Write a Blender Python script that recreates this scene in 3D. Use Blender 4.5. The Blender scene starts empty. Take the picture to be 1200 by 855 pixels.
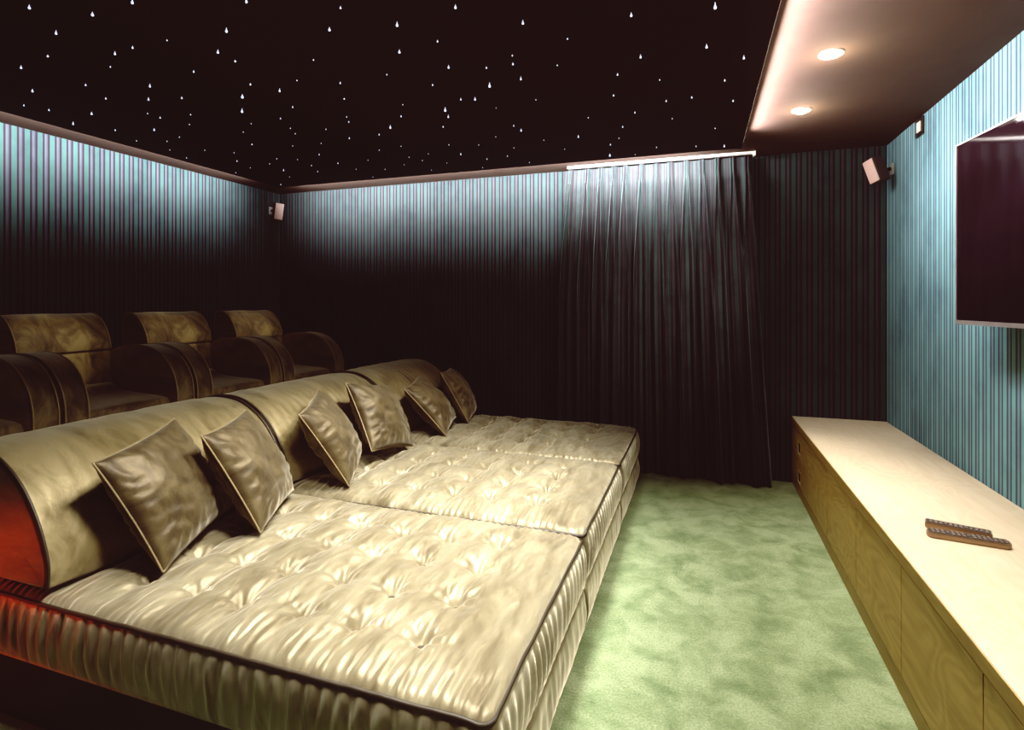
import bpy, bmesh, math, random
from mathutils import Vector, Matrix, Euler, noise
random.seed(7)
C = bpy.context.scene.collection
R = math.radians
PI = math.pi

# ------------------------------------------------------------ room dimensions (metres)
CAMZ = 1.3326
XL, XR, YB, YF = -4.068, 1.244, 4.5, -1.3      # left, right, back, front walls
ZC = 2.44                                       # true ceiling
ZP = 2.383                                      # underside of dropped star panel
PXL, PXR, PYB = -3.632, 0.265, 4.02             # star panel edges

# ------------------------------------------------------------ materials
def mat(name):
    m = bpy.data.materials.new(name); m.use_nodes = True
    nt = m.node_tree; b = nt.nodes['Principled BSDF']
    return m, nt, b
def N(nt, t, **kw):
    n = nt.nodes.new(t)
    for k, v in kw.items():
        if k in n.inputs: n.inputs[k].default_value = v
        else: setattr(n, k, v)
    return n
def L(nt, a, b): nt.links.new(a, b)
def math_node(nt, op, a, b=None):
    n = nt.nodes.new('ShaderNodeMath'); n.operation = op
    if isinstance(a, (int, float)): n.inputs[0].default_value = a
    else: L(nt, a, n.inputs[0])
    if b is not None:
        if isinstance(b, (int, float)): n.inputs[1].default_value = b
        else: L(nt, b, n.inputs[1])
    return n.outputs[0]
def ramp(nt, fac, stops, interp='LINEAR'):
    r = nt.nodes.new('ShaderNodeValToRGB'); r.color_ramp.interpolation = interp
    e = r.color_ramp.elements
    while len(e) < len(stops): e.new(0.5)
    for k, (p, c) in enumerate(stops):
        e[k].position = p; e[k].color = (*c, 1)
    L(nt, fac, r.inputs['Fac']); return r.outputs['Color']
def mix(nt, fac, a, b, mode='MIX'):
    n = nt.nodes.new('ShaderNodeMix'); n.data_type = 'RGBA'; n.blend_type = mode
    for s, v in ((0, fac), (6, a), (7, b)):
        if hasattr(v, 'is_linked') or hasattr(v, 'links'): L(nt, v, n.inputs[s])
        elif s == 0: n.inputs[0].default_value = v
        else: n.inputs[s].default_value = (*v, 1)
    return n.outputs[2]
def bump(nt, h, b, strength=.3, dist=.01):
    n = nt.nodes.new('ShaderNodeBump'); n.inputs['Strength'].default_value = strength
    n.inputs['Distance'].default_value = dist
    L(nt, h, n.inputs['Height']); L(nt, n.outputs[0], b.inputs['Normal'])
def plain(name, col, rough=.5, metal=0, spec=.5, emit=None, es=0, coat=0):
    m, nt, b = mat(name)
    no = N(nt, 'ShaderNodeTexNoise', Scale=40.0)
    c = mix(nt, no.outputs['Fac'], tuple(x*.88 for x in col), tuple(min(1, x*1.1) for x in col))
    L(nt, c, b.inputs['Base Color'])
    b.inputs['Roughness'].default_value = rough; b.inputs['Metallic'].default_value = metal
    b.inputs['Specular IOR Level'].default_value = spec; b.inputs['Coat Weight'].default_value = coat
    if emit:
        b.inputs['Emission Color'].default_value = (*emit, 1); b.inputs['Emission Strength'].default_value = es
    return m

TEAL = (.050, .112, .108); PLUM = (.031, .021, .033); LAV = (.062, .074, .096); LAVL = (.088, .106, .13)
def stripe_mat(name, axis, period=.071, uv=False, TEAL=TEAL, PLUM=PLUM, LAV=LAV, LAVL=LAVL):
    m, nt, b = mat(name)
    if uv:
        tc = N(nt, 'ShaderNodeTexCoord'); src = tc.outputs['UV']; base = src
    else:
        g = N(nt, 'ShaderNodeNewGeometry'); src = g.outputs['Position']
    sp = N(nt, 'ShaderNodeSeparateXYZ'); L(nt, src, sp.inputs[0])
    f = math_node(nt, 'FRACT', math_node(nt, 'DIVIDE', sp.outputs[axis], period))
    col = ramp(nt, f, [(0, TEAL), (.385, TEAL), (.405, PLUM), (.535, PLUM), (.56, LAV), (.66, LAVL), (.72, LAV),
                       (.80, LAV), (.82, PLUM), (.97, PLUM), (1, TEAL)])
    mp = N(nt, 'ShaderNodeMapping'); mp.inputs['Scale'].default_value = (1.6, 1.6, 1.0); L(nt, src, mp.inputs[0])
    no = N(nt, 'ShaderNodeTexNoise', Scale=2.6, Detail=5.0, Roughness=.62); L(nt, mp.outputs[0], no.inputs['Vector'])
    nap = ramp(nt, no.outputs['Fac'], [(.3, (.66, .66, .7)), (.5, (.95, .95, .95)), (.68, (1.12, 1.1, 1.08))])
    col = mix(nt, 1.0, col, nap, 'MULTIPLY')
    L(nt, col, b.inputs['Base Color'])
    fine = N(nt, 'ShaderNodeTexNoise', Scale=420.0, Detail=2.0); L(nt, src, fine.inputs['Vector'])
    bump(nt, fine.outputs['Fac'], b, .25, .002)
    b.inputs['Roughness'].default_value = .85; b.inputs['Specular IOR Level'].default_value = .12
    b.inputs['Sheen Weight'].default_value = .03 if not uv else .9
    b.inputs['Sheen Roughness'].default_value = .35 if not uv else .2
    b.inputs['Sheen Tint'].default_value = (.6, .85, .9, 1)
    return m
M = {}
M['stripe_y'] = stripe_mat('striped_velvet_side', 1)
M['stripe_x_shaded'] = stripe_mat('striped_velvet_back_shaded', 0, TEAL=(.031, .062, .060), PLUM=(.024, .0155, .021), LAV=(.038, .042, .053), LAVL=(.052, .060, .073))  # same fabric, back wall's shade put into darker stripes
M['stripe_right_lit'] = stripe_mat('striped_velvet_right_lit', 1, TEAL=(.165, .355, .375), PLUM=(.055, .085, .125), LAV=(.14, .24, .295), LAVL=(.19, .32, .375))  # same fabric, right wall's brightness put into lighter stripes
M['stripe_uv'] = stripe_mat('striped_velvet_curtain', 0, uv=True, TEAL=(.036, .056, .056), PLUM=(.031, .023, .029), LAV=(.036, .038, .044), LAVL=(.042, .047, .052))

def velvet(name, lo, mid, hi, sheen=.5, rough=.42, wr=.35, scale=1.0, ms=(1.3, 4.2, 3.0), spec=.3, metal=0.0, bd=(7.0, 4.0)):
    m, nt, b = mat(name)
    tc = N(nt, 'ShaderNodeTexCoord')
    mp = N(nt, 'ShaderNodeMapping'); mp.inputs['Scale'].default_value = tuple(q*scale for q in ms)
    mp.inputs['Rotation'].default_value = (0, 0, R(22)); L(nt, tc.outputs['Object'], mp.inputs[0])
    n1 = N(nt, 'ShaderNodeTexNoise', Scale=2.1, Detail=6.0, Roughness=.62, Distortion=.9); L(nt, mp.outputs[0], n1.inputs['Vector'])
    col = ramp(nt, n1.outputs['Fac'], [(.30, lo), (.46, mid), (.62, hi)])
    L(nt, col, b.inputs['Base Color'])
    n2 = N(nt, 'ShaderNodeTexNoise', Scale=bd[0], Detail=bd[1], Roughness=.5, Distortion=.6); L(nt, mp.outputs[0], n2.inputs['Vector'])
    n3 = N(nt, 'ShaderNodeTexNoise', Scale=500.0, Detail=1.0); L(nt, tc.outputs['Object'], n3.inputs['Vector'])
    h = math_node(nt, 'ADD', n2.outputs['Fac'], math_node(nt, 'MULTIPLY', n3.outputs['Fac'], .03))
    bump(nt, h, b, wr, .03)
    b.inputs['Roughness'].default_value = rough; b.inputs['Specular IOR Level'].default_value = spec
    b.inputs['Metallic'].default_value = metal
    b.inputs['Sheen Weight'].default_value = sheen; b.inputs['Sheen Roughness'].default_value = .42
    b.inputs['Sheen Tint'].default_value = (1, .92, .74, 1)
    return m
M['velvet'] = velvet('olive_velvet', (.075, .058, .027), (.145, .121, .070), (.215, .188, .120), ms=(6.0, 1.7, 1.5), wr=.55, metal=.25, rough=.42, sheen=1.0, bd=(3.6, 1.5))
M['velvet_h'] = velvet('olive_velvet_headboard', (.070, .051, .020), (.155, .121, .055), (.235, .19, .098), wr=.12, metal=.28, rough=.5, sheen=.8)
M['velvet_d'] = velvet('olive_velvet_dark', (.045, .032, .013), (.09, .067, .032), (.14, .108, .055), sheen=.25)
M['pillow'] = velvet('olive_velvet_pillow', (.020, .014, .0065), (.054, .039, .018), (.10, .077, .039), sheen=.35, rough=.52, wr=.10, scale=1.2, metal=.30)
M['brown'] = velvet('brown_velvet', (.026, .018, .008), (.105, .079, .036), (.24, .185, .09), sheen=.8, rough=.5, wr=.12, metal=.15)
M['piping'] = plain('piping_velvet', (.022, .016, .008), .55)
M['piping_l'] = plain('piping_velvet_light', (.30, .235, .12), .5)
M['piping_p'] = plain('piping_pillow', (.16, .122, .062), .5)
M['plinth'] = plain('black_plinth', (.008, .007, .006), .7, spec=.2)
M['starpanel'] = plain('black_panel', (.022, .013, .011), .75, spec=.15)
M['ceil'] = plain('brown_ceiling', (.088, .060, .050), .85, spec=.08)
M['star'] = plain('fibre_star', (.8, .85, 1), .4, emit=(.74, .78, 1.0), es=1.05)
M['led'] = plain('led_strip', (1, .9, .85), .4, emit=(1, .86, .78), es=3.0)
M['lamp'] = plain('lamp_lens', (1, .95, .85), .4, emit=(1, .92, .72), es=28)
M['lampring'] = plain('lamp_ring', (.75, .68, .58), .35, metal=.4)
M['track'] = plain('white_track', (.85, .80, .76), .4)
M['speaker'] = plain('speaker_shell', (.045, .025, .02), .45)
M['grille'] = plain('speaker_grille', (.62, .44, .40), .6)
M['bracket'] = plain('speaker_bracket', (.72, .66, .63), .4)
M['bezel'] = plain('tv_bezel', (.62, .56, .57), .28, metal=.7)
M['bezel_d'] = plain('tv_back', (.012, .01, .011), .5)
M['panelframe'] = plain('sensor_frame', (.012, .010, .010), .4)
M['panelcentre'] = plain('sensor_centre', (.78, .62, .48), .4, emit=(.9, .7, .52), es=.25)
M['remote'] = plain('remote_shell', (.30, .20, .13), .28, metal=.55)
M['remote_top'] = plain('remote_top', (.06, .045, .04), .25)
M['remote_btn'] = plain('remote_button', (.20, .155, .13), .4)

m, nt, b = mat('tv_screen')
no = N(nt, 'ShaderNodeTexNoise', Scale=2.0)
L(nt, ramp(nt, no.outputs['Fac'], [(.3, (.008, .005, .006)), (.7, (.016, .009, .014))]), b.inputs['Base Color'])
b.inputs['Roughness'].default_value = .05; b.inputs['Specular IOR Level'].default_value = .22
M['screen'] = m

# carpet
m, nt, b = mat('green_carpet')
g = N(nt, 'ShaderNodeNewGeometry')
n1 = N(nt, 'ShaderNodeTexNoise', Scale=6.0, Detail=7.0, Roughness=.66, Distortion=.35); L(nt, g.outputs['Position'], n1.inputs['Vector'])
c1 = ramp(nt, n1.outputs['Fac'], [(.34, (.088, .126, .060)), (.47, (.145, .188, .100)), (.60, (.20, .247, .145))])
n2 = N(nt, 'ShaderNodeTexNoise', Scale=130.0, Detail=3.0); L(nt, g.outputs['Position'], n2.inputs['Vector'])
c2 = mix(nt, 1.0, c1, ramp(nt, n2.outputs['Fac'], [(.3, (.72, .72, .72)), (.7, (1.2, 1.2, 1.2))]), 'MULTIPLY')
L(nt, c2, b.inputs['Base Color'])
h = math_node(nt, 'ADD', math_node(nt, 'MULTIPLY', n1.outputs['Fac'], .8), n2.outputs['Fac'])
bump(nt, h, b, .5, .008)
b.inputs['Roughness'].default_value = .95; b.inputs['Specular IOR Level'].default_value = .08
b.inputs['Sheen Weight'].default_value = .3; b.inputs['Sheen Tint'].default_value = (.85, 1, .7, 1)
M['carpet'] = m
M['carpet_d'] = plain('dark_carpet', (.03, .028, .02), .95, spec=.05)

# oak, grain along Y
def oak(name, lo, hi, rough):
    m, nt, b = mat(name)
    g = N(nt, 'ShaderNodeNewGeometry')
    mp = N(nt, 'ShaderNodeMapping'); mp.inputs['Scale'].default_value = (11, .9, 11); L(nt, g.outputs['Position'], mp.inputs[0])
    n1 = N(nt, 'ShaderNodeTexNoise', Scale=1.6, Detail=7.0, Roughness=.6, Distortion=1.4); L(nt, mp.outputs[0], n1.inputs['Vector'])
    mp2 = N(nt, 'ShaderNodeMapping'); mp2.inputs['Scale'].default_value = (2.2, .75, 2.2); L(nt, g.outputs['Position'], mp2.inputs[0])
    w = N(nt, 'ShaderNodeTexNoise', Scale=2.2, Detail=1.5, Distortion=.5); L(nt, mp2.outputs[0], w.inputs['Vector'])
    rings = math_node(nt, 'FRACT', math_node(nt, 'MULTIPLY', w.outputs['Fac'], 16.0))
    rings = math_node(nt, 'ABSOLUTE', math_node(nt, 'SUBTRACT', rings, .5))
    f = math_node(nt, 'ADD', math_node(nt, 'MULTIPLY', n1.outputs['Fac'], .75), math_node(nt, 'MULTIPLY', rings, .42))
    L(nt, ramp(nt, f, [(.25, lo), (.72, hi)]), b.inputs['Base Color'])
    bump(nt, n1.outputs['Fac'], b, .08, .003)
    b.inputs['Roughness'].default_value = rough; b.inputs['Specular IOR Level'].default_value = .3
    return m
M['oak_front'] = oak('oak_veneer_front', (.37, .225, .068), (.58, .40, .155), .5)
M['oak_top'] = oak('oak_veneer_top', (.46, .375, .262), (.53, .45, .34), .5)
M['oak_edge'] = oak('oak_edge', (.30, .19, .06), (.43, .29, .105), .5)
M['oak_shade'] = plain('oak_recess_shade', (.014, .007, .003), .7)  # near-black stands for shade inside the cut-outs and carcass
M['oak_light'] = plain('oak_light_edge', (.62, .46, .22), .5)

# ------------------------------------------------------------ object helpers
def obj(name, verts, faces, m, parent=None, smooth=True, loc=(0, 0, 0), rot=(0, 0, 0), uv=None):
    me = bpy.data.meshes.new(name); me.from_pydata(verts, [], faces); me.update()
    if smooth: me.polygons.foreach_set('use_smooth', [True]*len(me.polygons))
    if uv:
        ul = me.uv_layers.new(name='UVMap')
        for lp in me.loops: ul.data[lp.index].uv = uv[lp.vertex_index]
    me.materials.append(m)
    o = bpy.data.objects.new(name, me); C.objects.link(o)
    o.location = loc; o.rotation_euler = rot
    if parent: o.parent = parent
    return o
def from_bm(name, bm, m, parent=None, smooth=False, loc=(0, 0, 0), rot=(0, 0, 0)):
    me = bpy.data.meshes.new(name); bmesh.ops.recalc_face_normals(bm, faces=bm.faces[:]); bm.to_mesh(me); bm.free()
    if smooth: me.polygons.foreach_set('use_smooth', [True]*len(me.polygons))
    me.materials.append(m)
    o = bpy.data.objects.new(name, me); C.objects.link(o)
    o.location = loc; o.rotation_euler = rot
    if parent: o.parent = parent
    return o
def box_bm(bm, x0, x1, y0, y1, z0, z1, bev=0, seg=2):
    r = bmesh.ops.create_cube(bm, size=1)
    for v in r['verts']:
        v.co = Vector((x0+(v.co.x+.5)*(x1-x0), y0+(v.co.y+.5)*(y1-y0), z0+(v.co.z+.5)*(z1-z0)))
    if bev:
        es = list({e for v in r['verts'] for e in v.link_edges})
        bmesh.ops.bevel(bm, geom=es, offset=bev, segments=seg, affect='EDGES', profile=.5)
def box(name, x0, x1, y0, y1, z0, z1, m, parent=None, bev=0, seg=2, smooth=False, **k):
    bm = bmesh.new(); box_bm(bm, x0, x1, y0, y1, z0, z1, bev, seg)
    o = from_bm(name, bm, m, parent, smooth=smooth or bev > 0.006, **k)
    return o
def empty(name, loc, label, cat, rotz=0, group=None):
    o = bpy.data.objects.new(name, None); C.objects.link(o); o.location = loc; o.rotation_euler = (0, 0, rotz)
    o.empty_display_size = .1; tag(o, label, cat, group); return o
def tag(o, label, cat, group=None):
    o['label'] = label; o['category'] = cat
    if group: o['group'] = group
    return o
def struct(o): o['kind'] = 'structure'; return o
def tube(name, pts, r, m, parent=None, closed=False, n=8):
    P = [Vector(p) for p in pts]; V = []; Fc = []; k = len(P); prev = None
    for i in range(k):
        a = P[i-1] if (i > 0 or closed) else P[i]; c = P[(i+1) % k] if (i < k-1 or closed) else P[i]
        t = (c-a).normalized()
        if prev is None:
            up = Vector((0, 0, 1)) if abs(t.z) < .9 else Vector((1, 0, 0)); u = t.cross(up).normalized()
        else:
            u = (prev - t*prev.dot(t)).normalized()
        prev = u; w = t.cross(u)
        for j in range(n):
            an = 2*PI*j/n; V.append(tuple(P[i]+u*(r*math.cos(an))+w*(r*math.sin(an))))
    for i in range(k if closed else k-1):
        for j in range(n):
            a = i*n+j; b2 = i*n+(j+1) % n; c = ((i+1) % k)*n+(j+1) % n; d = ((i+1) % k)*n+j
            Fc.append((a, b2, c, d))
    if not closed:
        Fc.append(tuple(range(n-1, -1, -1))); Fc.append(tuple((k-1)*n+j for j in range(n)))
    return obj(name, V, Fc, m, parent)
def catmull(pts, sub=6):
    out = []
    for i in range(len(pts)-1):
        p0 = pts[max(i-1, 0)]; p1 = pts[i]; p2 = pts[i+1]; p3 = pts[min(i+2, len(pts)-1)]
        for k in range(sub):
            t = k/sub
            out.append(tuple(.5*((2*b)+(-a+c)*t+(2*a-5*b+4*c-d)*t*t+(-a+3*b-3*c+d)*t**3) for a, b, c, d in zip(p0, p1, p2, p3)))
    out.append(pts[-1]); return out
def extrude_profile(name, prof, y0, y1, m, parent=None, ny=24, inset=.018, wob=None, end_bulge=0):
    """closed XZ profile swept along Y with rounded ends"""
    n = len(prof); V = []; Fc = []
    cx = sum(p[0] for p in prof)/n; cz = sum(p[1] for p in prof)/n
    ys = []
    for k in range(4):
        a = PI/2*k/4; ys.append((y0+inset*(1-math.sin(a)), inset*(1-math.cos(a))))
    ys = [(y0 + inset*(1-math.sin(PI/2*k/4)) - 0, 0) for k in range(0)]
    rows = []
    for k in range(5):
        a = PI/2*k/4; rows.append((y0+inset*(1-math.cos(a)), inset*(1-math.sin(a))))
    for k in range(1, ny): rows.append((y0+inset+(y1-y0-2*inset)*k/ny, 0))
    for k in range(5):
        a = PI/2*(4-k)/4; rows.append((y1-inset*(1-math.cos(a)), inset*(1-math.sin(a))))
    nor = []
    for i in range(n):
        a = prof[i-1]; p0 = prof[i]; c = prof[(i+1) % n]
        l1 = math.hypot(p0[0]-a[0], p0[1]-a[1]) or 1; l2 = math.hypot(c[0]-p0[0], c[1]-p0[1]) or 1
        tx, tz = (p0[0]-a[0])/l1+(c[0]-p0[0])/l2, (p0[1]-a[1])/l1+(c[1]-p0[1])/l2; l = math.hypot(tx, tz) or 1
        nor.append((tz/l, -tx/l))
    area = sum(prof[i-1][0]*prof[i][1]-prof[i][0]*prof[i-1][1] for i in range(n))
    sg = 1 if area > 0 else -1
    for (y, ins) in rows:
        for i, p in enumerate(prof):
            w = wob(p[0], y, p[1]) if wob else 0
            d = (w-ins)*sg
            V.append((p[0]+nor[i][0]*d, y, p[1]+nor[i][1]*d))
    for r in range(len(rows)-1):
        for i in range(n):
            a = r*n+i; b2 = r*n+(i+1) % n
            Fc.append((a, b2, b2+n, a+n))
    # flat end caps with vertices of their own, so their shading stays flat
    for r in (0, len(rows)-1):
        o0 = len(V); V += [V[r*n+i] for i in range(n)]; V.append((cx, rows[r][0], cz-.02))
        for i in range(n):
            q = (o0+i, o0+(i+1) % n, o0+n); Fc.append(q if r else q[::-1])
    o = obj(name, V, Fc, m, parent)
    bm = bmesh.new(); bm.from_mesh(o.data); bmesh.ops.recalc_face_normals(bm, faces=bm.faces[:]); bm.normal_update()
    ym = (y0+y1)/2
    for f in bm.faces:                       # caps: every triangle faces away from the middle
        if len(f.verts) == 3 and (f.normal.y > 0) != (f.calc_center_median().y > ym): f.normal_flip()
    bm.to_mesh(o.data); bm.free()
    return o

# ------------------------------------------------------------ room shell
T = .12
struct(box('floor', XL-T, XR+T, YF-T, YB+T, -.1, 0, M['carpet']))
struct(box('ceiling', XL-T, XR+T, YF-T, YB+T, ZC, ZC+.1, M['ceil']))
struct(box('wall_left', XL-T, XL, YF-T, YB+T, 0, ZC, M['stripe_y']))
struct(box('wall_right', XR, XR+T, YF-T, YB+T, 0, ZC, M['stripe_right_lit']))
struct(box('wall_back', XL, XR, YB, YB+T, 0, ZC, M['stripe_x_shaded']))
struct(box('wall_front', XL, XR, YF-T, YF, 0, ZC, M['stripe_x_shaded']))
struct(box('platform', XL, -2.57, .9, YB, 0, .42, M['carpet_d']))

# ------------------------------------------------------------ star ceiling panel
sp = empty('star_ceiling_panel', (0, 0, ZC), 'large black dropped ceiling panel dotted with tiny white fibre-optic stars', 'ceiling panel')
def child_local(o, root):          # parts modelled in world coordinates under a root that has only a translation / z rotation
    o.matrix_parent_inverse = (Matrix.Translation(root.location) @ Euler(root.rotation_euler).to_matrix().to_4x4()).inverted()
    return o
child_local(box('panel_board', PXL, PXR, YF+.05, PYB, ZP, ZC-.026, M['starpanel'], sp), sp)
child_local(box('panel_spacer', PXL+.25, PXR-.2, YF+.3, PYB-.25, ZC-.026, ZC-.001, M['starpanel'], sp), sp)
child_local(box('led_strip', PXR-.004, PXR+.004, YF+.1, PYB-.05, 2.398, 2.409, M['led'], sp), sp)
child_local(box('led_strip', PXL-.004, PXL+.004, YF+.1, PYB-.05, 2.398, 2.409, M['led'], sp), sp)
child_local(box('led_strip', PXL+.05, PXR-.05, PYB-.004, PYB+.004, 2.398, 2.409, M['led'], sp), sp)
F_PX = 639.233; HY = 354.27; cY, sY = math.cos(R(19.053)), math.sin(R(19.053))
def ceil_pt(px, py, z):            # where on the panel's underside a star sits
    u = (px-600)/F_PX; v = (HY-py)/F_PX
    t = (z-CAMZ)/v
    return (u*cY-sY)*t, (u*sY+cY)*t
A1 = [(103,27,3),(325,52,3),(465,8,3),(866,4,3),(197,116,3),(404,189,3),(466,167,2),(587,142,1),(796,107,3),(766,183,3),(827,216,2),(168,198,2),(74,238,3),(388,235,1),(681,252,2),(1102,211,1),(1158,105,3),(1197,28,2),(301,299,2),(527,302,3),(114,320,3),(372,346,2),(522,349,3),(639,344,2),(880,297,2),(852,341,4),(983,318,3),(1044,283,1),(84,370,2),(172,387,2),(322,400,3),(519,399,1),(563,414,2),(670,403,1),(851,390,4),(1029,376,2),(257,434,3),(405,458,2),(542,456,3),(666,438,1),(883,435,1),(855,464,1),(986,417,2),(1021,451,1),(1038,470,1),(1146,454,1),(480,495,1),(587,497,1),(631,482,1),(886,508,2),(1029,513,1),(1129,504,1),(597,527,1),(720,528,1),(823,537,1),(656,555,1),(833,566,2),(880,590,1),(829,607,1),(973,558,1),(948,576,1),(997,598,3),(1018,622,1),(987,649,2),(1046,561,1),(1095,582,2),(1117,603,2),(1122,543,2),(1188,574,2),(1196,292,2)]
A2 = [(701,26,3),(496,86,3),(938,80,3),(638,146,2),(1095,137,1),(504,183,3),(460,262,1),(677,237,3),(810,239,2),(901,195,1),(903,225,2),(1059,230,1),(931,276,3),(821,300,4),(621,299,2),(720,349,2),(770,348,3),(665,386,4),(676,410,3),(844,380,1),(984,351,1),(516,368,1),(510,409,2),(310,347,1),(319,411,1),(326,429,2),(472,448,4),(433,473,2),(658,446,2),(328,486,2),(906,442,2),(932,458,3),(1168,414,1),(843,481,1),(1133,480,3),(1012,493,1),(1085,524,1),(907,520,1),(884,549,2),(812,559,2),(783,509,1),(678,509,1),(720,542,3),(671,573,1),(797,589,1),(961,571,1),(510,514,1),(433,528,1),(538,553,1),(521,579,1),(606,541,1),(585,564,1),(617,598,1),(454,595,1),(411,622,1),(394,563,1),(352,595,1)]
A3 = [(419,54,3),(714,22,4),(452,200,3),(684,164,3),(815,203,3),(371,262,2),(519,281,1),(748,283,2),(357,336,2),(542,355,2),(632,343,2),(777,355,2),(432,396,2),(389,446,2),(563,417,1),(714,451,1),(376,486,1),(346,508,2),(344,547,4),(433,543,1),(508,518,2),(647,514,2),(746,513,3)]
ST = [(x/3, y/3, s) for x, y, s in A1]+[(x/3+300, y/3, s) for x, y, s in A2]+[(x/3+600, y/3, s) for x, y, s in A3]
def drop_geo(r, hh, seg=10):
    """tear drop hanging from z=0 down to z=-hh"""
    pr = []
    for k in range(7):
        a = -PI/2+PI*.62*k/6; pr.append((r*math.cos(a), -hh+r+r*math.sin(a)))
    pr.append((r*.38, -hh*.32)); pr.append((r*.2, 0))
    V = []; Fc = []
    for (q, z) in pr:
        for j in range(seg): V.append((max(q, 1e-4)*math.cos(2*PI*j/seg), max(q, 1e-4)*math.sin(2*PI*j/seg), z))
    for i in range(len(pr)-1):
        for j in range(seg): Fc.append((i*seg+j, i*seg+(j+1) % seg, (i+1)*seg+(j+1) % seg, (i+1)*seg+j))
    Fc.append(tuple(range(seg-1, -1, -1))); Fc.append(tuple((len(pr)-1)*seg+j for j in range(seg)))
    return V, Fc
SIZ = {1: (.0030, .008), 2: (.0037, .012), 3: (.0047, .018), 4: (.0062, .024)}
placed = []
for (px, py, s) in ST:
    r, hh = SIZ[s]
    x, y = ceil_pt(px, py, ZP-hh*.6)
    if y < PYB-.02 and x < PXR-.01: placed.append((s, x, y, r*random.uniform(.9, 1.1), hh*random.uniform(.9, 1.1)))
placed.sort(key=lambda t: (-t[0], t[2]))
for s, x, y, r, hh in placed[:100]:
    V, Fc = drop_geo(r, hh); child_local(obj('fibre_star', V, Fc, M['star'], sp, loc=(x, y, ZP)), sp)
V, Fc = [], []
for s, x, y, r, hh in placed[100:]:
    v, f = drop_geo(r, hh); o0 = len(V)
    V += [(a+x, b2+y, c+ZP) for a, b2, c in v]; Fc += [tuple(q+o0 for q in ff) for ff in f]
o = child_local(obj('fibre_star', V, Fc, M['star'], sp), sp); o['kind'] = 'stuff'

# ------------------------------------------------------------ downlights
DL = [(.55, 3.51), (.55, 2.755), (.55, 2.0), (.55, 1.245), (.55, .49), (.55, -.3)]
DLAB = ['round recessed ceiling spotlight nearest the back wall', 'round recessed ceiling spotlight second from the back wall']
DLN = [0, 1]
for k in DLN:
    x, y = DL[k]
    t = empty('downlight', (x, y, ZC), DLAB[k], 'ceiling light', group='ceiling spotlights')
    V, Fc = [], []; seg = 32
    pr = [(.034, -.002), (.036, -.007), (.047, -.009), (.052, -.004), (.052, 0)]
    for q, z in pr:
        for j in range(seg): V.append((q*math.cos(2*PI*j/seg), q*math.sin(2*PI*j/seg), z))
    for i in range(len(pr)-1):
        for j in range(seg): Fc.append((i*seg+j, i*seg+(j+1) % seg, (i+1)*seg+(j+1) % seg, (i+1)*seg+j))
    obj('trim_ring', V, Fc, M['lampring'], t)
    V = [(0, 0, -.020)]; Fc = []
    for q, z in ((.024, -.017), (.0345, -.003)):
        for j in range(seg): V.append((q*math.cos(2*PI*j/seg), q*math.sin(2*PI*j/seg), z))
    for j in range(seg):
        Fc.append((0, 1+(j+1) % seg, 1+j)); Fc.append((1+j, 1+(j+1) % seg, 1+seg+(j+1) % seg, 1+seg+j))
    obj('lens', V, Fc, M['lamp'], t)

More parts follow.
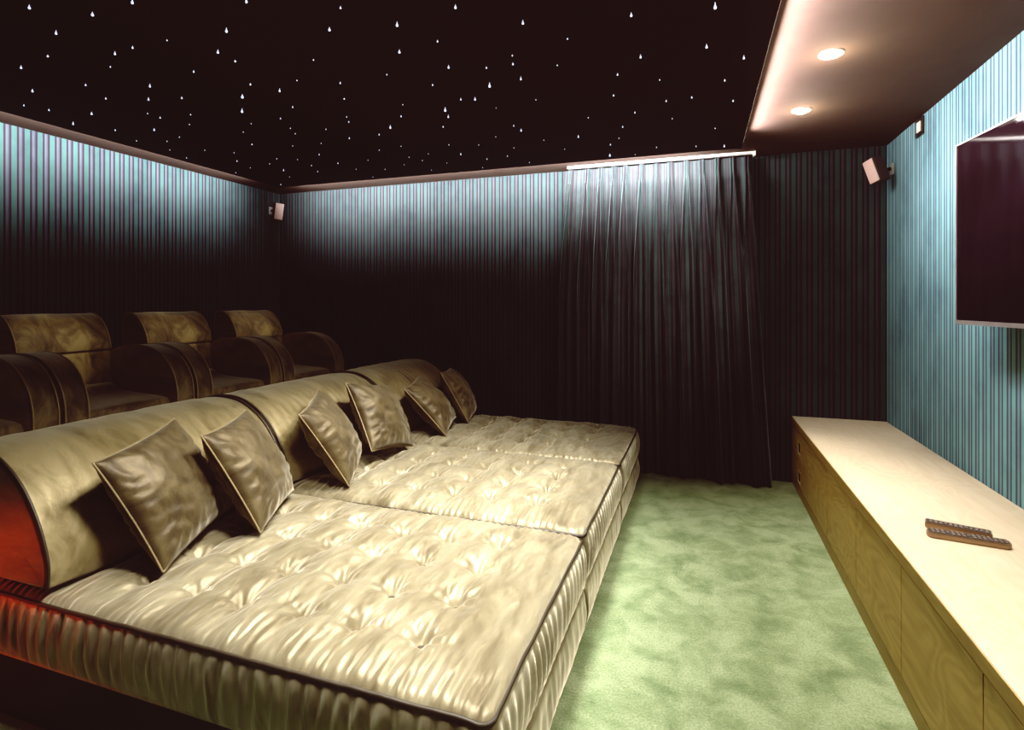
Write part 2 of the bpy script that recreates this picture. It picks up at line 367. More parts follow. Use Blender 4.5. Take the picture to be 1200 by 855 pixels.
# ------------------------------------------------------------ tufted daybeds
BX0, BX1 = -2.52, -.44
MZ0, MZ1 = .195, .405
COLS = [-.72, -.925, -1.125, -1.325, -1.53, -1.735]
def make_mattress(y0, y1, rows, seed, root):
    rnd = random.Random(seed)
    nx, ny = 470, 130
    Lx, W = BX1-BX0, y1-y0
    btn = [(cx+rnd.uniform(-.012, .012), ry+rnd.uniform(-.012, .012)) for cx in COLS for ry in rows]
    ph = [rnd.uniform(0, 6) for _ in range(6)]
    def h(x, y):
        ex = BX1-x; ey = min(y-y0, y1-y)
        v = 0
        # puffs between the columns of buttons (creases run across the bed) and, weaker, between rows
        fx = (x-COLS[0])/.203; inner = min(1, max(0, (BX1-.12-x)/.16))
        ry0 = rows[0]; fy = (y-ry0)/((rows[-1]-rows[0])/(len(rows)-1))
        py = abs(math.sin(PI*fy)); px_ = abs(math.sin(PI*fx))
        fade_y = min(1, max(0, ey/.13))
        away = min(1, max(0, (-.80-x)/.3))
        v += inner*fade_y*(.011+.014*away)*(px_**.55-.6) + inner*fade_y*.008*(py**.7-.6)
        for bx, by in btn:
            d2 = (x-bx)**2+(y-by)**2
            if d2 < .02:
                d = math.sqrt(d2)
                v -= .026*math.exp(-(d/.024)**2)+.012*math.exp(-(d/.07)**2)
                # puckers radiating from the button
                an = math.atan2(y-by, x-bx)
                v += .0034*math.sin(an*7+bx*40+by*31)*math.exp(-((d-.045)/.03)**2)
        # gathers along the long edges
        w = noise.noise(Vector((x*5, y*3, seed)))
        gx = x*(2*PI/.030)+3.2*w+1.6*(y-y0)*4
        g = math.exp(-ey/.12)*min(1, ey/.012)
        v += .0052*g*math.sin(gx)*(.6+1.1*noise.noise(Vector((x*2.3, seed*1.7, 2))))
        # large sag and slow ripples
        v += .008*noise.noise(Vector((x*2.0, y*2.6, seed*3.1)))
        v += .0075*noise.noise(Vector((x*15-y*4, y*5+x*2, seed*5.3)))
        v += .0032*noise.noise(Vector((x*42-y*9, y*9+x*6, seed*2.3)))
        v *= 1 if ey > .06 else .25+.75*ey/.06
        # crown: rises a little to the middle, rolls over at the border
        v += .020*(min(1, max(0, ey/.16)))**.6*min(1, max(0, ex/.16))**.6
        e = min(ex, ey)
        if e < .035: v -= .017*(1-e/.035)**2
        if ex < .06 and ey < .06: v -= .008*(1-ex/.06)*(1-ey/.06)
        return MZ1+v
    V, Fc = [], []
    for i in range(nx+1):
        for j in range(ny+1):
            # denser near borders
            x = BX0+Lx*i/nx; y = y0+W*j/ny
            V.append((x, y, h(x, y)))
    idx = lambda i, j: i*(ny+1)+j
    for i in range(nx):
        for j in range(ny): Fc.append((idx(i, j), idx(i+1, j), idx(i+1, j+1), idx(i, j+1)))
    # border loop, counter clockwise from above
    loop = [(i, 0) for i in range(nx)]+[(nx, j) for j in range(ny)]+[(i, ny) for i in range(nx, 0, -1)]+[(0, j) for j in range(ny, 0, -1)]
    prev = [idx(i, j) for i, j in loop]; n = len(loop); K = 10
    for q in range(len(V)):
        x, y, z = V[q]; rr = .05
        dx = x-(BX1-rr); dy = (y0+rr)-y if y < (y0+y1)/2 else y-(y1-rr)
        if dx > 0 and dy > 0:
            m_ = max(dx, dy); l = math.hypot(dx, dy); k = m_/l
            sy_ = -1 if y < (y0+y1)/2 else 1
            V[q] = (BX1-rr+dx*k, (y0+rr-dy*k) if sy_ < 0 else (y1-rr+dy*k), z)
    edge = [V[k] for k in prev]
    for k in range(1, K+1):
        cur = []
        tt = k/K
        for q, (i, j) in enumerate(loop):
            x, y, z = edge[q]
            nxn = (1 if i == nx else 0) - (1 if i == 0 else 0); nyn = (1 if j == ny else 0)-(1 if j == 0 else 0)
            l = math.hypot(nxn, nyn) or 1
            bl = .016*math.sin(PI*min(1, tt*1.0))**.7
            s = x if nyn else y
            wv = noise.noise(Vector((s*4, tt*1.3, seed*2+nyn*5)))
            bl += (.0055*math.sin(s*2*PI/.052+4*wv+tt*1.5)*(.4+abs(noise.noise(Vector((s*3, 1, seed+nxn)))))*1.5)*math.sin(PI*tt)**.5 if tt < 1 else 0
            if nyn and abs(nxn) < 1 and not (0 < 1): bl = 0
            if nyn: bl = bl*(.9 if (j == 0 and y0 < 1.2) else .12) - (0 if y0 < 1.2 and j == 0 else .0015)
            z2 = z+(MZ0-z)*tt
            cur.append(len(V)); V.append((x+nxn/l*bl, y+nyn/l*bl, z2))
        for q in range(n):
            a, b2, c, d = prev[q], prev[(q+1) % n], cur[(q+1) % n], cur[q]
            Fc.append((a, d, c, b2))
        prev = cur
    Fc.append(tuple(reversed(prev)))
    mt = obj('mattress', V, Fc, M['velvet'], root); child_local(mt, root)
    # corded edge round the top
    pts = []
    for q in range(0, n, 2):
        i, j = loop[q]
        if i == 0: continue
        x, y, z = edge[q]
        pts.append((x, y, z+.001))
    # open run: near edge, front edge, far edge
    pts = [(p[0]-(.004 if p[0] > BX1-.003 else 0), min(max(p[1], y0+.003), y1-.003), p[2]) for p in pts if p[0] > BX0+.05]
    tube('piping', pts, .0066, M['piping'], mt, n=7)
    for o in mt.children: o.matrix_parent_inverse = Matrix.Identity(4)
    first = None
    for bx, by in btn:
        zb = h(bx, by)
        if first is None:
            V2, F2 = [], []; seg = 14
            for q, z in ((.0125, -.004), (.0135, .001), (.0105, .005), (.005, .0065)):
                for j in range(seg): V2.append((q*math.cos(2*PI*j/seg), q*math.sin(2*PI*j/seg), z))
            for r in range(3):
                for j in range(seg): F2.append((r*seg+j, r*seg+(j+1) % seg, (r+1)*seg+(j+1) % seg, (r+1)*seg+j))
            F2.append(tuple(3*seg+j for j in range(seg))); F2.append(tuple(reversed(range(seg))))
            first = obj('button', V2, F2, M['piping'], mt); o = first  # dark piping colour stands for the shade in the dimples
        else:
            o = first.copy(); C.objects.link(o); o.parent = mt
        o.location = (bx, by, zb+.003)
    return mt
HBP = [(-1.93, .432), (-1.925, .50), (-1.945, .575), (-1.985, .655), (-2.045, .735), (-2.125, .80), (-2.215, .84), (-2.31, .852),
       (-2.41, .84), (-2.49, .79), (-2.53, .70), (-2.535, .56)]
def make_headboard(y0, y1, seed, root):
    prof = catmull(HBP, 5)+[(-2.535, .432)]
    def wob(x, y, z):
        ey = min(y-y0, y1-y)
        a = .006*noise.noise(Vector((x*3, y*3, z*3+seed)))+.0028*noise.noise(Vector((x*9+y*4, y*16, z*9+seed)))
        a += .0022*math.sin(y*120+3*noise.noise(Vector((x*6, y*2, seed))))*math.exp(-((x+2.12)/.09)**2)*(1+noise.noise(Vector((y*3.3, seed, 1))))
        a += .010*min(1, max(0, ey/.15))**.6-.004
        return a
    hb = extrude_profile('headboard', prof, y0+.004, y1-.004, M['velvet_h'], root, ny=90, inset=.012, wob=wob, end_bulge=.006); child_local(hb, root)
    for ye in (y0+.007, y1-.007):
        o = tube('piping', [(x+.002, ye, z+.002) for x, z in catmull(HBP, 5)], .0052, M['piping'], hb, n=7)
    return hb
BEDS = [(1.13, 2.162, [1.325, 1.528, 1.732, 1.938], 'wide olive velvet tufted daybed nearest the camera, red glow on its side', 11),
        (2.174, 3.182, [2.40, 2.605, 2.81, 2.992], 'middle olive velvet tufted daybed of the row, between its two neighbours', 23),
        (3.194, 4.155, [3.43, 3.63, 3.83, 4.0], 'farthest olive velvet tufted daybed, beside the curtain', 37)]
for (y0, y1, rows, lab, seed) in BEDS:
    root = empty('daybed', (-1.4, (y0+y1)/2, 0), lab, 'daybed', group='row of tufted velvet daybeds')
    child_local(box('plinth', BX0+.02, BX1-.05, y0+.004, y1-.004, 0, .193, M['plinth'], root), root)
    # upholstered front rail under the mattress, slightly bellied
    V, Fc = [], []; ny, nz = 80, 10
    for j in range(ny+1):
        for k in range(nz+1):
            y = y0+.01+(y1-y0-.02)*j/ny; t = k/nz
            bl = .014*math.sin(PI*t)**.6+.006*noise.noise(Vector((y*5, t*2, seed)))+.003*math.sin(y*95+4*noise.noise(Vector((y*3, 0, seed))))*math.sin(PI*t)
            V.append((BX1-.004+bl, y, .012+.172*t))
    for j in range(ny):
        for k in range(nz): Fc.append((j*(nz+1)+k, (j+1)*(nz+1)+k, (j+1)*(nz+1)+k+1, j*(nz+1)+k+1))
    nb = len(V)
    for y in (y0+.01, y1-.01):
        for z in (.012, .184): V.append((BX1-.05, y, z))
    fr = obj('front_rail', V, Fc, M['velvet'], root); child_local(fr, root)
    sm = fr.modifiers.new('thick', 'SOLIDIFY'); sm.thickness = .03; sm.offset = -1
    make_mattress(y0, y1, rows, seed, root)
    make_headboard(y0, y1, seed, root)

# ------------------------------------------------------------ scatter pillows
def make_pillow(seed, size):
    rnd = random.Random(seed); n = 44; hs = size/2
    def outline(u, v):
        # sides pulled in between pointed corners
        k = .055
        return (u*(1-k*(1-v*v)*abs(u)**2), v*(1-k*(1-u*u)*abs(v)**2))
    V, Fc = [], []
    def zz(u, v, side):
        q = max(0, (1-u*u))*max(0, (1-v*v))
        t = .090*q**.46
        a = noise.noise(Vector((u*2+seed, v*2, side*3)))
        t *= 1+.18*a
        ed = 1-max(abs(u), abs(v))
        rad = math.atan2(v, u)
        wr = .0045*math.sin(rad*24+5*a)*math.exp(-((ed-.18)/.16)**2)
        wr += .0035*noise.noise(Vector((u*4+v*3+seed, v*9-u*3, side+seed)))*min(1, q*3)
        # creases running across towards the lower corner
        wr += .0038*math.sin((v*1.3+u*.35)*17+4*noise.noise(Vector((u*2, v*2, seed+9))))*math.exp(-((v+.45)/.32)**2)*min(1, q*2.5)
        return t+wr*min(1, q*6)
    top = {}; bot = {}
    for i in range(n+1):
        for j in range(n+1):
            u = math.sin((i/n-.5)*PI) * .55 + (2*i/n-1)*.45; v = math.sin((j/n-.5)*PI)*.55+(2*j/n-1)*.45
            a, c = outline(u, v)
            top[i, j] = len(V); V.append((max(0, zz(u, v, 1)), a*hs, c*hs))
    for i in range(n+1):
        for j in range(n+1):
            if i in (0, n) or j in (0, n): bot[i, j] = top[i, j]; continue
            u = math.sin((i/n-.5)*PI)*.55+(2*i/n-1)*.45; v = math.sin((j/n-.5)*PI)*.55+(2*j/n-1)*.45
            a, c = outline(u, v)
            bot[i, j] = len(V); V.append((-max(0, zz(u, v, 2)), a*hs, c*hs))
    for i in range(n):
        for j in range(n):
            Fc.append((top[i, j], top[i+1, j], top[i+1, j+1], top[i, j+1]))
            Fc.append((bot[i, j], bot[i, j+1], bot[i+1, j+1], bot[i+1, j]))
    loop = [(i, 0) for i in range(n)]+[(n, j) for j in range(n)]+[(i, n) for i in range(n, 0, -1)]+[(0, j) for j in range(n, 0, -1)]
    pts = [V[top[q]] for q in loop]
    return V, Fc, pts
PIL = [('square olive velvet pillow at the left end of the nearest daybed', (-1.852, 1.489, .648), (.143, -.475, .262), .43),
       ('olive velvet pillow second from the left, leaning beside the nearest one', (-1.765, 1.795, .652), (.039, -.506, .416), .43),
       ('dark olive pillow at the left of the pair on the middle daybed', (-1.80, 2.366, .647), (.148, -.543, .399), .43),
       ('dark brown-olive pillow at the right of the pair on the middle daybed', (-1.82, 2.85, .650), (-.208, -.561, .048), .43),
       ('left pillow of the pair on the farthest daybed', (-1.80, 3.462, .614), (.099, -.727, .205), .42),
       ('rightmost pillow, leaning on the farthest daybed beside the curtain', (-1.785, 3.89, .622), (-.04, -.525, .294), .42)]
for k, (lab, loc, rot, sz) in enumerate(PIL):
    t = empty('scatter_pillow', loc, lab, 'pillow', group='velvet pillows on the daybeds'); t.rotation_euler = rot
    V, Fc, pts = make_pillow(k*3.7+1, sz)
    obj('pillow_cover', V, Fc, M['pillow'], t)
    tube('piping', pts, .0040, M['piping_p'], t, closed=True, n=7)

# ------------------------------------------------------------ cinema armchairs on the platform
ARM = [(0, .43), (0, .62), (0, .80), (-.004, .88), (-.028, .955), (-.075, 1.02), (-.14, 1.068), (-.22, 1.093), (-.31, 1.10), (-.40, 1.092), (-.47, 1.075), (-.50, 1.03), (-.51, .9), (-.51, .6), (-.51, .43)]
HEAD = [(-.50, 1.075), (-.505, 1.11), (-.52, 1.155), (-.548, 1.205), (-.585, 1.245), (-.63, 1.268), (-.675, 1.27), (-.70, 1.25), (-.705, 1.18), (-.705, 1.075)]
def make_chair(label):
    t = empty('cinema_armchair', (0, 0, 0), label, 'armchair', group='armchairs on the raised platform')
    for s in (-1, 1):
        yc = s*.268
        prof = catmull([(x, z-.42) for x, z in ARM], 4)
        a = extrude_profile('arm', prof, yc-.053, yc+.053, M['brown'], t, ny=8, inset=.012,
                            wob=lambda x, y, z: .004*noise.noise(Vector((x*5, y*6, z*5+s))), end_bulge=.004)
        for ye in (yc-.048, yc+.048):
            tube('piping', [(x+.002, ye, z+.001) for x, z in prof], .0042, M['piping_l'], a, n=6)
    # seat with soft front
    sp_ = [(-.06, .03), (-.035, .10), (-.03, .22), (-.03, .34), (-.032, .385), (-.044, .410), (-.075, .420), (-.20, .426), (-.38, .438), (-.50, .45), (-.50, .03)]
    extrude_profile('seat', catmull(sp_, 3), -.212, .212, M['brown'], t, ny=14, inset=.016,
                    wob=lambda x, y, z: .006*noise.noise(Vector((x*5, y*5, z*4+3))))
    bk = [(-.475, .44), (-.49, .55), (-.51, .655), (-.56, .66), (-.66, .655), (-.675, .5), (-.675, .02), (-.52, .02)]
    extrude_profile('backrest', catmull(bk, 3), -.235, .235, M['brown'], t, ny=14, inset=.016,
                    wob=lambda x, y, z: .005*noise.noise(Vector((x*5, y*5, z*4+8))))
    hp = catmull([(x, z-.42) for x, z in HEAD], 4)
    hd = extrude_profile('headrest', hp, -.228, .228, M['brown'], t, ny=20, inset=.014,
                         wob=lambda x, y, z: .006*noise.noise(Vector((x*4, y*5, z*4+12))), end_bulge=.004)
    for ye in (-.222, .222): tube('piping', [(x+.002, ye, z+.001) for x, z in hp], .0042, M['piping_l'], hd, n=6)
    return t
def copy_tree(o, parent=None):
    c = o.copy(); C.objects.link(c)
    if parent: c.parent = parent
    for ch in list(o.children): copy_tree(ch, c)
    return c
CL = ['dark olive velvet armchair cut off at the left edge, nearest on the platform',
      'dark olive velvet cinema armchair behind the nearest daybed, leftmost visible headrest',
      'dark olive velvet cinema armchair with the middle headrest of the three',
      'dark olive velvet cinema armchair at the far right end of the platform row']
ch0 = make_chair(CL[0])
for k in range(4):
    c = ch0 if k == 0 else copy_tree(ch0)
    c['label'] = CL[k]; c.location = (-2.60, 1.261+.657*k, .42)

# ------------------------------------------------------------ curtain and its track
cx0t, cx1t = -1.045, .353
NP = 13
def make_curtain():
    nu, nv = 780, 90
    ctr = [668, 687.5, 703, 719, 732.5, 751.5, 769, 785, 804, 822, 840.5, 858, 875.5]
    cs = []
    for px in ctr:
        u = (px-600)/F_PX; x = (u*cY-sY)/(u*sY+cY)*4.36; cs.append(x)
    rnd = random.Random(5)
    amp = [rnd.uniform(.75, 1.2) for _ in cs]; lean = [rnd.uniform(-.035, .03) for _ in cs]; wid = [rnd.uniform(.8, 1.25) for _ in cs]
    V, Fc, UV = [], [], []
    ztop = 2.418
    for j in range(nv+1):
        tj = j/nv; z = ztop*(1-tj)+.012*tj
        d = 1-z/ztop                           # 0 top .. 1 floor
        for i in range(nu+1):
            s = i/nu; xb = cx0t-.012+(cx1t-cx0t+.018)*s
            x = xb
            # the right edge swings out towards the floor, the left edge a little
            x += .135*(s**2.2)*(d**1.25) - .05*((1-s)**3)*min(1, d*2.2)
            dep = 0
            pin = .5+.5*math.tanh((d-.045)/.02)     # below the pinch
            for c, a, le, w in zip(cs, amp, lean, wid):
                cc = c+le*d
                dd = xb-cc
                if abs(dd) > .14: continue
                sep = (.004+.028*min(1, d*3.2)*w+.010*d)*pin+.011*(1-pin)
                sg = .0065+.007*min(1, d*2.0)
                ridge = math.exp(-((dd-sep)/sg)**2)+.85*math.exp(-((dd+sep)/sg)**2)
                dep += a*(.036+.020*min(1, d*2))*ridge*(1 if d > .045 else .7)
                dep += a*(.030+.03*min(1, d*1.5))*math.exp(-(dd/(.024+.02*min(1, d*2)))**2)*(1 if d > .045 else .6)
            dep += .016*noise.noise(Vector((xb*5, d*1.5, 4.2)))*min(1, d*4)
            
            dep += .05*d*d*s                      # bottom billows forward on the right
            y = 4.415-dep*(1-.35*d*(1-s))
            zz = z
            if d > .98: zz += .010*noise.noise(Vector((xb*4, 1, 1)))+.006+.012*(1-s)
            V.append((x, y, max(.003, zz))); UV.append((0, z))
    # cloth coordinate: length along the folded fabric, measured a third of the way down
    r0 = 30*(nu+1); acc = [0]
    for i in range(nu):
        p, q = V[r0+i], V[r0+i+1]; acc.append(acc[-1]+math.hypot(p[0]-q[0], p[1]-q[1]))
    UV = [(acc[k % (nu+1)], UV[k][1]) for k in range(len(UV))]
    for j in range(nv):
        for i in range(nu):
            a = j*(nu+1)+i; Fc.append((a, a+nu+1, a+nu+2, a+1))
    return V, Fc, UV
V, Fc, UV = make_curtain()
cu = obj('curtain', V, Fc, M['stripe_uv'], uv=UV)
tag(cu, 'floor-length pinch-pleated teal and plum striped velvet curtain', 'curtain')
tk = empty('curtain_track', (-.35, 4.37, ZC), 'white curtain track along the ceiling above the pleated curtain', 'curtain track')
child_local(box('rail', cx0t+.02, cx1t+.012, 4.345, 4.385, ZC-.018, ZC-.0005, M['track'], tk, bev=.003), tk)
child_local(box('end_stop', cx1t+.012, cx1t+.03, 4.34, 4.39, ZC-.034, ZC-.0005, M['track'], tk, bev=.003), tk)

# ------------------------------------------------------------ oak media console
KX0, KX1, KY0, KY1 = .641, XR-.003, .35, YB-.004
KT, KTB = .493, .447
con = empty('media_console', (.94, 2.4, 0), 'long low oak media console along the right wall', 'cabinet')
def K(o): return child_local(o, con)
K(box('countertop', KX0, KX1, KY0, KY1, KTB+.002, KT, M['oak_top'], con, bev=.0025))
K(box('top_edge', KX0-.0025, KX0+.0005, KY0, KY1, KTB+.002, KT-.002, M['oak_edge'], con))
K(box('carcass', KX0+.06, KX1, KY0+.005, KY1-.003, .012, KTB+.0025, M['oak_shade'], con))
K(box('plinth', KX0+.002, KX0+.03, KY0, KY1, 0, .066, M['oak_edge'], con, bev=.001))
GAP = .006
def door(y0, y1, z0=.072, z1=KTB-.004):
    d = K(box('door', KX0, KX0+.021, y0+GAP/2, y1-GAP/2, z0, z1, M['oak_front'], con, bev=.0012))
    return d
for y0, y1 in ((2.738, 3.31), (3.31, 3.884), (2.171, 2.738), (1.606, 2.171), (1.04, 1.606), (.475, 1.04)): door(y0, y1)
def drawer(z0, z1, hz0, hz1):
    # drawer front with a square finger cut-out, made of four panels in one mesh
    y0, y1 = 3.884+GAP/2, KY1-.004; a, b2 = 4.128, 4.238
    bm = bmesh.new()
    box_bm(bm, KX0, KX0+.021, y0, a, z0, z1); box_bm(bm, KX0, KX0+.021, b2, y1, z0, z1)
    box_bm(bm, KX0, KX0+.021, a, b2, z0, hz0); box_bm(bm, KX0, KX0+.021, a, b2, hz1, z1)
    d = K(from_bm('drawer', bm, M['oak_front'], con))
    bm = bmesh.new(); e = .009
    box_bm(bm, KX0-.0012, KX0+.021, a-.0, a+e, hz0, hz1); box_bm(bm, KX0-.0012, KX0+.021, b2-e, b2, hz0, hz1)
    box_bm(bm, KX0-.0012, KX0+.021, a+e, b2-e, hz0, hz0+e); box_bm(bm, KX0-.0012, KX0+.021, a+e, b2-e, hz1-e, hz1)
    h = from_bm('handle_cutout', bm, M['oak_light'], d)
    box('handle_shade_plate', KX0+.003, KX0+.0205, a+e, b2-e, hz0+e, hz1-e, M['oak_shade'], d)  # dark plate fills the cut-out in place of the shade inside
    return d
drawer(.262, KTB-.004, .290, .378); drawer(.072, .258, .090, .176)

# ------------------------------------------------------------ remotes
def remote(label, x0, y0, x1, y1, w, hgt, rnd_end, z=KT):
    L_ = math.hypot(x1-x0, y1-y0); an = math.atan2(y1-y0, x1-x0)
    t = empty('remote_control', ((x0+x1)/2, (y0+y1)/2, z), label, 'remote control', rotz=an)
    # body from an outline with rounded ends
    out = []
    hl, hw = L_/2, w/2; r = rnd_end
    for cx, cy, a0 in ((hl-r, hw-r, 0), (-hl+r, hw-r, 90), (-hl+r, -hw+r, 180), (hl-r, -hw+r, 270)):
        for k in range(6): a = R(a0+90*k/5); out.append((cx+r*math.cos(a), cy+r*math.sin(a)))
    n = len(out); V, Fc = [], []
    lay = [(.93, 0), (1, hgt*.25), (1, hgt*.78), (.965, hgt)]
    for s, zz in lay: V += [(x*(1-(1-s)*.3), y*s, zz+.0005) for x, y in out]
    for q in range(len(lay)-1):
        for i in range(n): Fc.append((q*n+i, q*n+(i+1) % n, (q+1)*n+(i+1) % n, (q+1)*n+i))
    Fc.append(tuple(reversed(range(n)))); Fc.append(tuple((len(lay)-1)*n+i for i in range(n)))
    obj('shell', V, Fc, M['remote'], t, smooth=False)
    V = [(x*.955, y*.86, hgt+.0005) for x, y in out]+[(x*.95, y*.84, hgt+.002) for x, y in out]
    Fc = [(i, (i+1) % n, n+(i+1) % n, n+i) for i in range(n)]+[tuple(n+i for i in range(n))]
    obj('face_plate', V, Fc, M['remote_top'], t, smooth=False)
    rows = int(L_/.0145)-1; first = None
    for i in range(rows):
        for j in range(3):
            if i in (3, 7) and j != 1: continue
            x = -hl+.018+i*.0145; y = (j-1)*w*.27
            if first is None:
                bm = bmesh.new(); box_bm(bm, -.0042, .0042, -.0035, .0035, 0, .0028, .001, 2); first = from_bm('button', bm, M['remote_btn'], t); o = first
            else: o = first.copy(); C.objects.link(o); o.parent = t
            o.location = (x, y, hgt+.0018)
    return t
remote('shorter straight-edged remote control, the farther of the two on the oak console', .800, 2.452, .982, 2.392, .046, .020, .003)
remote('longer bronze remote control with rounded ends, the nearer of the two on the oak console', .772, 2.352, 1.004, 2.318, .050, .019, .02)

# ------------------------------------------------------------ television
tvL, tvW, tvH, tvz = Vector((1.09, 2.98)), 1.40, .803, 1.236
an = math.atan2(-1, .093)                    # along the screen, away from the back wall
tv = empty('television', (tvL.x, tvL.y, tvz), 'large flat black television on the right wall with thin silver bezel', 'television', rotz=an)
# local x along the screen, local -y.. : screen normal must face into the room (-X world)
ny_ = -1 if (Euler((0, 0, an)).to_matrix() @ Vector((0, -1, 0))).x < 0 else 1
def tvbox(name, x0, x1, d0, d1, z0, z1, m, **k):
    a, b2 = sorted((ny_*d0, ny_*d1)); return box(name, x0, x1, a, b2, z0, z1, m, tv, **k)
tvbox('housing', .004, tvW-.004, -.028, -.004, .004, tvH-.004, M['bezel_d'])
tvbox('screen', .008, tvW-.008, -.004, .0, .018, tvH-.006, M['screen'])
bm = bmesh.new()
for a in ((0, .008, 0, tvH), (tvW-.008, tvW, 0, tvH), (.008, tvW-.008, 0, .018), (.008, tvW-.008, tvH-.006, tvH)):
    q = sorted((ny_*-.026, ny_*.003)); box_bm(bm, a[0], a[1], q[0], q[1], a[2], a[3])
from_bm('bezel', bm, M['bezel'], tv)
mt = box('wall_mount', .45, .95, *sorted((ny_*-.06, ny_*-.028)), .25, .55, M['bezel_d'], tv)
# arm from the mount back to the wall
p = Matrix.Translation(tv.location) @ Euler((0, 0, an)).to_matrix().to_4x4()
arm = box('mount_arm', 1.16, XR, 2.27, 2.36, tvz+.30, tvz+.46, M['bezel_d'], tv); child_local(arm, tv)
wp = box('wall_plate', XR-.012, XR, 2.2, 2.45, tvz+.25, tvz+.52, M['bezel_d'], tv); child_local(wp, tv)

# ------------------------------------------------------------ speakers, sensor
def speaker(label, loc, yaw, tilt, roll, bw, wall_x):
    t = empty('wall_speaker', (wall_x, bw[1], bw[2]), label, 'speaker')
    sgn = 1 if wall_x < 0 else -1
    # cabinet
    rot = Euler((tilt, roll, yaw))
    Mx = Matrix.Translation(loc) @ rot.to_matrix().to_4x4()
    V, Fc = [], []; n = 20; w, d, h = .088, .10, .165
    prof = []
    for k in range(n):
        a = 2*PI*k/n; ca, sa = math.cos(a), math.sin(a)
        e = .38
        px_ = (abs(ca)**e)*(1 if ca >= 0 else -1)*w/2; py_ = (abs(sa)**e)*(1 if sa >= 0 else -1)*d/2
        px_ *= 1-.22*(py_/d+.5)                    # narrower at the back
        prof.append((px_, py_))
    for z, s in ((-h/2, .94), (-h/2+.005, 1), (h/2-.005, 1), (h/2, .94)):
        V += [(x*s, y*s, z) for x, y in prof]
    for q in range(3):
        for i in range(n): Fc.append((q*n+i, q*n+(i+1) % n, (q+1)*n+(i+1) % n, (q+1)*n+i))
    Fc.append(tuple(reversed(range(n)))); Fc.append(tuple(3*n+i for i in range(n)))
    c = obj('cabinet', [tuple(Mx @ Vector(v)) for v in V], Fc, M['speaker'], t, smooth=False); child_local(c, t)
    bm = bmesh.new(); box_bm(bm, -w/2+.004, w/2-.004, -d/2-.004, -d/2+.004, -h/2+.005, h/2-.005, .003, 2)
    for v in bm.verts: v.co = Mx @ v.co
    g_ = from_bm('grille', bm, M['grille'], t, smooth=True); child_local(g_, t)
    pl = box('wall_plate', *sorted((wall_x, wall_x+sgn*.012)), bw[1]-.022, bw[1]+.022, bw[2]-.038, bw[2]+.038, M['bracket'], t, bev=.002); child_local(pl, t)
    back = Mx @ Vector((0, d/2-.01, 0))
    ar = tube('bracket_arm', [(wall_x+sgn*.008, bw[1], bw[2]), (wall_x+sgn*.05, bw[1], bw[2]), tuple(back)], .011, M['speaker'], t, n=10); child_local(ar, t)
    return t
speaker('small wall speaker in the far right corner, tilted down beside the teal wall', (1.125, 4.27, 2.222), R(-64), R(12), R(-12), (XR, 4.375, 2.245), XR)
speaker('small wall speaker in the far left corner, just below the ceiling', (-3.945, 4.33, 2.232), R(62), R(10), R(4), (XL, 4.372, 2.249), XL)
se = empty('wall_sensor', (XR, 3.872, 2.377), 'small square black-framed panel with pale centre, high on the right wall', 'sensor')
def S_(o): return child_local(o, se)
S_(box('frame', XR-.012, XR, 3.815, 3.925, 2.325, 2.432, M['panelframe'], se, bev=.002))
S_(box('faceplate', XR-.016, XR-.0115, 3.842, 3.895, 2.349, 2.408, M['panelcentre'], se, bev=.001))

# ------------------------------------------------------------ lights
def area(name, loc, rot, sx, sy, power, col, spread=180):
    l = bpy.data.lights.new(name, 'AREA'); l.shape = 'RECTANGLE'; l.size = sx; l.size_y = sy; l.energy = power; l.color = col
    l.spread = R(spread)
    o = bpy.data.objects.new(name, l); C.objects.link(o); o.location = loc; o.rotation_euler = rot; return o
def spot(name, loc, target, power, col, ang, blend=1, rad=.04):
    l = bpy.data.lights.new(name, 'SPOT'); l.energy = power; l.color = col; l.spot_size = R(ang); l.spot_blend = blend; l.shadow_soft_size = rad
    o = bpy.data.objects.new(name, l); C.objects.link(o); o.location = loc
    o.rotation_euler = (Vector(target)-Vector(loc)).to_track_quat('-Z', 'Y').to_euler(); return o
COOL = (1.0, .97, .98); PINK = (1.0, .88, .88); WARM = (1.0, .92, .80)
# cove strips (area light default faces -Z)
area('cove_light_left', (PXL-.012, 1.35, 2.405), (0, R(90), 0), .02, 5.0, 64, COOL, 126)            # faces -X
area('cove_light_back', (-1.8, PYB+.012, 2.405), (R(90), 0, 0), 3.6, .02, 86, COOL, 126)     # faces +Y
area('cove_light_curtain', (-.48, PYB+.012, 2.405), (R(90), 0, 0), 1.05, .02, 24, COOL, 160)
spot('curtain_fill', (.62, 3.0, ZC-.03), (-.25, 4.4, 1.3), 110, (1, .95, .9), 46, rad=.03)  # added spot without a fitting, picks out the curtain folds
area('cove_light_right', (PXR+.012, 2.15, 2.392), (0, R(-90), 0), .02, 3.3, 60, PINK, 130)
for y in (2.0, 2.75, 3.4): spot('wall_fill', (.42, y, ZC-.03), (XR, y+.05, 1.35), 14 if y < 2.5 else (40 if y < 3 else 62), (1, .95, .93), 104, rad=.03)           # faces +X; added spots without fittings, brighten the right wall
for x, y in DL[:5]: spot('downlight_beam', (x, y, ZC-.02), (x-.22 if y > 1 else x+.12, y-(.42 if y > 3.4 else .12), 0), 180, WARM, 60 if y > 3.4 else 76)
for x, y in DL: 
    l = bpy.data.lights.new('lens_glow', 'POINT'); l.energy = 5; l.color = (1, .84, .6); l.shadow_soft_size = .01
    o = bpy.data.objects.new('lens_glow', l); C.objects.link(o); o.location = (x, y, ZC-.085)
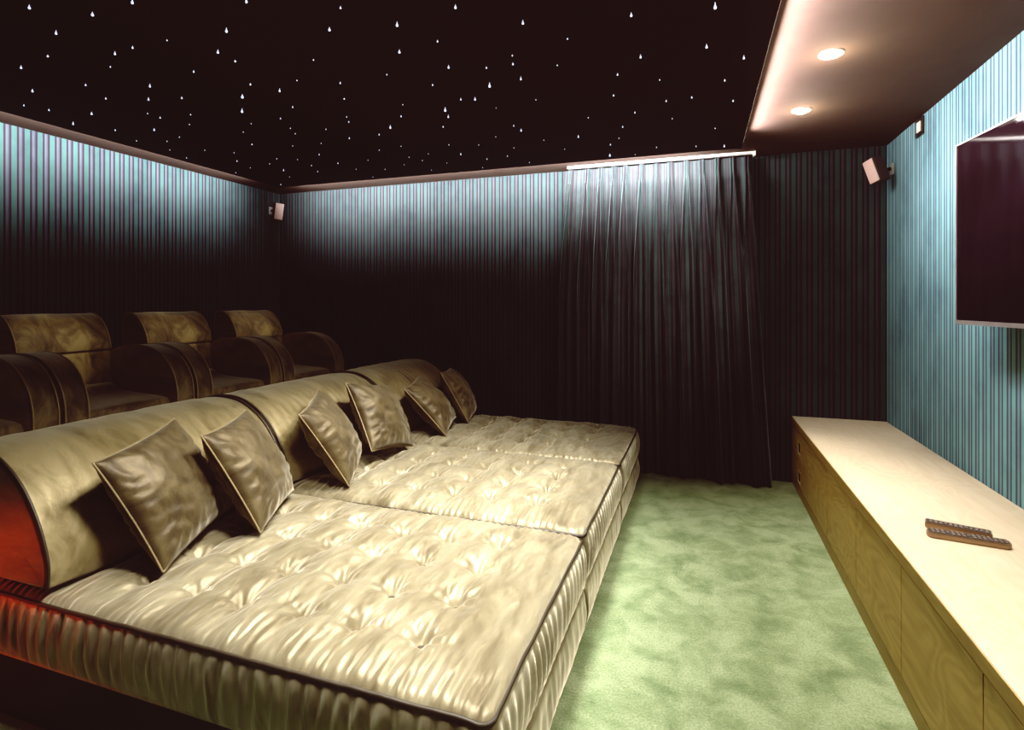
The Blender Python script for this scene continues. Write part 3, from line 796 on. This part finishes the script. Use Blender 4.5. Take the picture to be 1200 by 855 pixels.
for y in (.6, 1.6, 2.6, 3.3): spot('aisle_fill', (-.35, y, ZP-.02), (.35, y-.05, .1), 52, (1, .95, .88), 62, rad=.12)  # added unseen spots, lighten the carpet and console front
for y in (1.3, 2.05, 2.75): spot('bed_fill', (-.72, y, ZP-.02), (-1.38, y+.05, 0), 680, (1, .95, .87), 84, rad=.2)  # added spots, no lamps in the panel there; brighten the bed tops
for k in range(4): spot('chair_fill', (-1.9, 1.25+.657*k, ZP-.02), (-3.10, 1.25+.657*k, 1.17), 105, (1, .9, .72), 18, rad=.06)  # added narrow spots, unseen, lift the headrests
spot('console_fill', (.28, 3.35, ZC-.03), (.88, 4.12, .42), 95, (1, .92, .78), 34, rad=.05)  # added unseen spot, lifts the far end of the console
spot('red_glow', (-2.70, .60, .36), (-2.25, 1.13, .35), 14, (1.0, .085, .012), 62, rad=.05)

w = bpy.data.worlds.new('World'); bpy.context.scene.world = w; w.use_nodes = True
w.node_tree.nodes['Background'].inputs[0].default_value = (.5, .42, .40, 1); w.node_tree.nodes['Background'].inputs[1].default_value = .006

# ------------------------------------------------------------ camera
cam = bpy.data.cameras.new('Camera'); co = bpy.data.objects.new('Camera', cam); C.objects.link(co)
cam.sensor_width = 36; cam.lens = F_PX/1200*36; cam.shift_y = -(427.5-HY)/1200
co.location = (0, 0, CAMZ); co.rotation_euler = (R(90), 0, R(19.053)); cam.clip_start = .02
bpy.context.scene.camera = co
sc = bpy.context.scene
sc.view_settings.view_transform = 'Standard'; sc.view_settings.look = 'None'; sc.view_settings.exposure = 0
vs = sc.view_settings; vs.use_curve_mapping = True; cm = vs.curve_mapping
cm.extend = 'EXTRAPOLATED'
for ci, pts in ((0, ((0, .0095), (.015, .0155), (.03, .025), (.06, .053), (.15, .148), (1, 1))),
                (1, ((0, .0045), (.015, .0068), (.03, .0135), (.06, .038), (.15, .138), (1, 1))),
                (2, ((0, .0042), (.015, .0072), (.03, .014), (.06, .037), (.15, .132), (1, 1)))):
    c = cm.curves[ci]
    c.points[0].location = pts[0]; c.points[-1].location = pts[-1]
    for p in pts[1:-1]: c.points.new(*p)
    for p in c.points: p.handle_type = 'VECTOR'
cm.update()
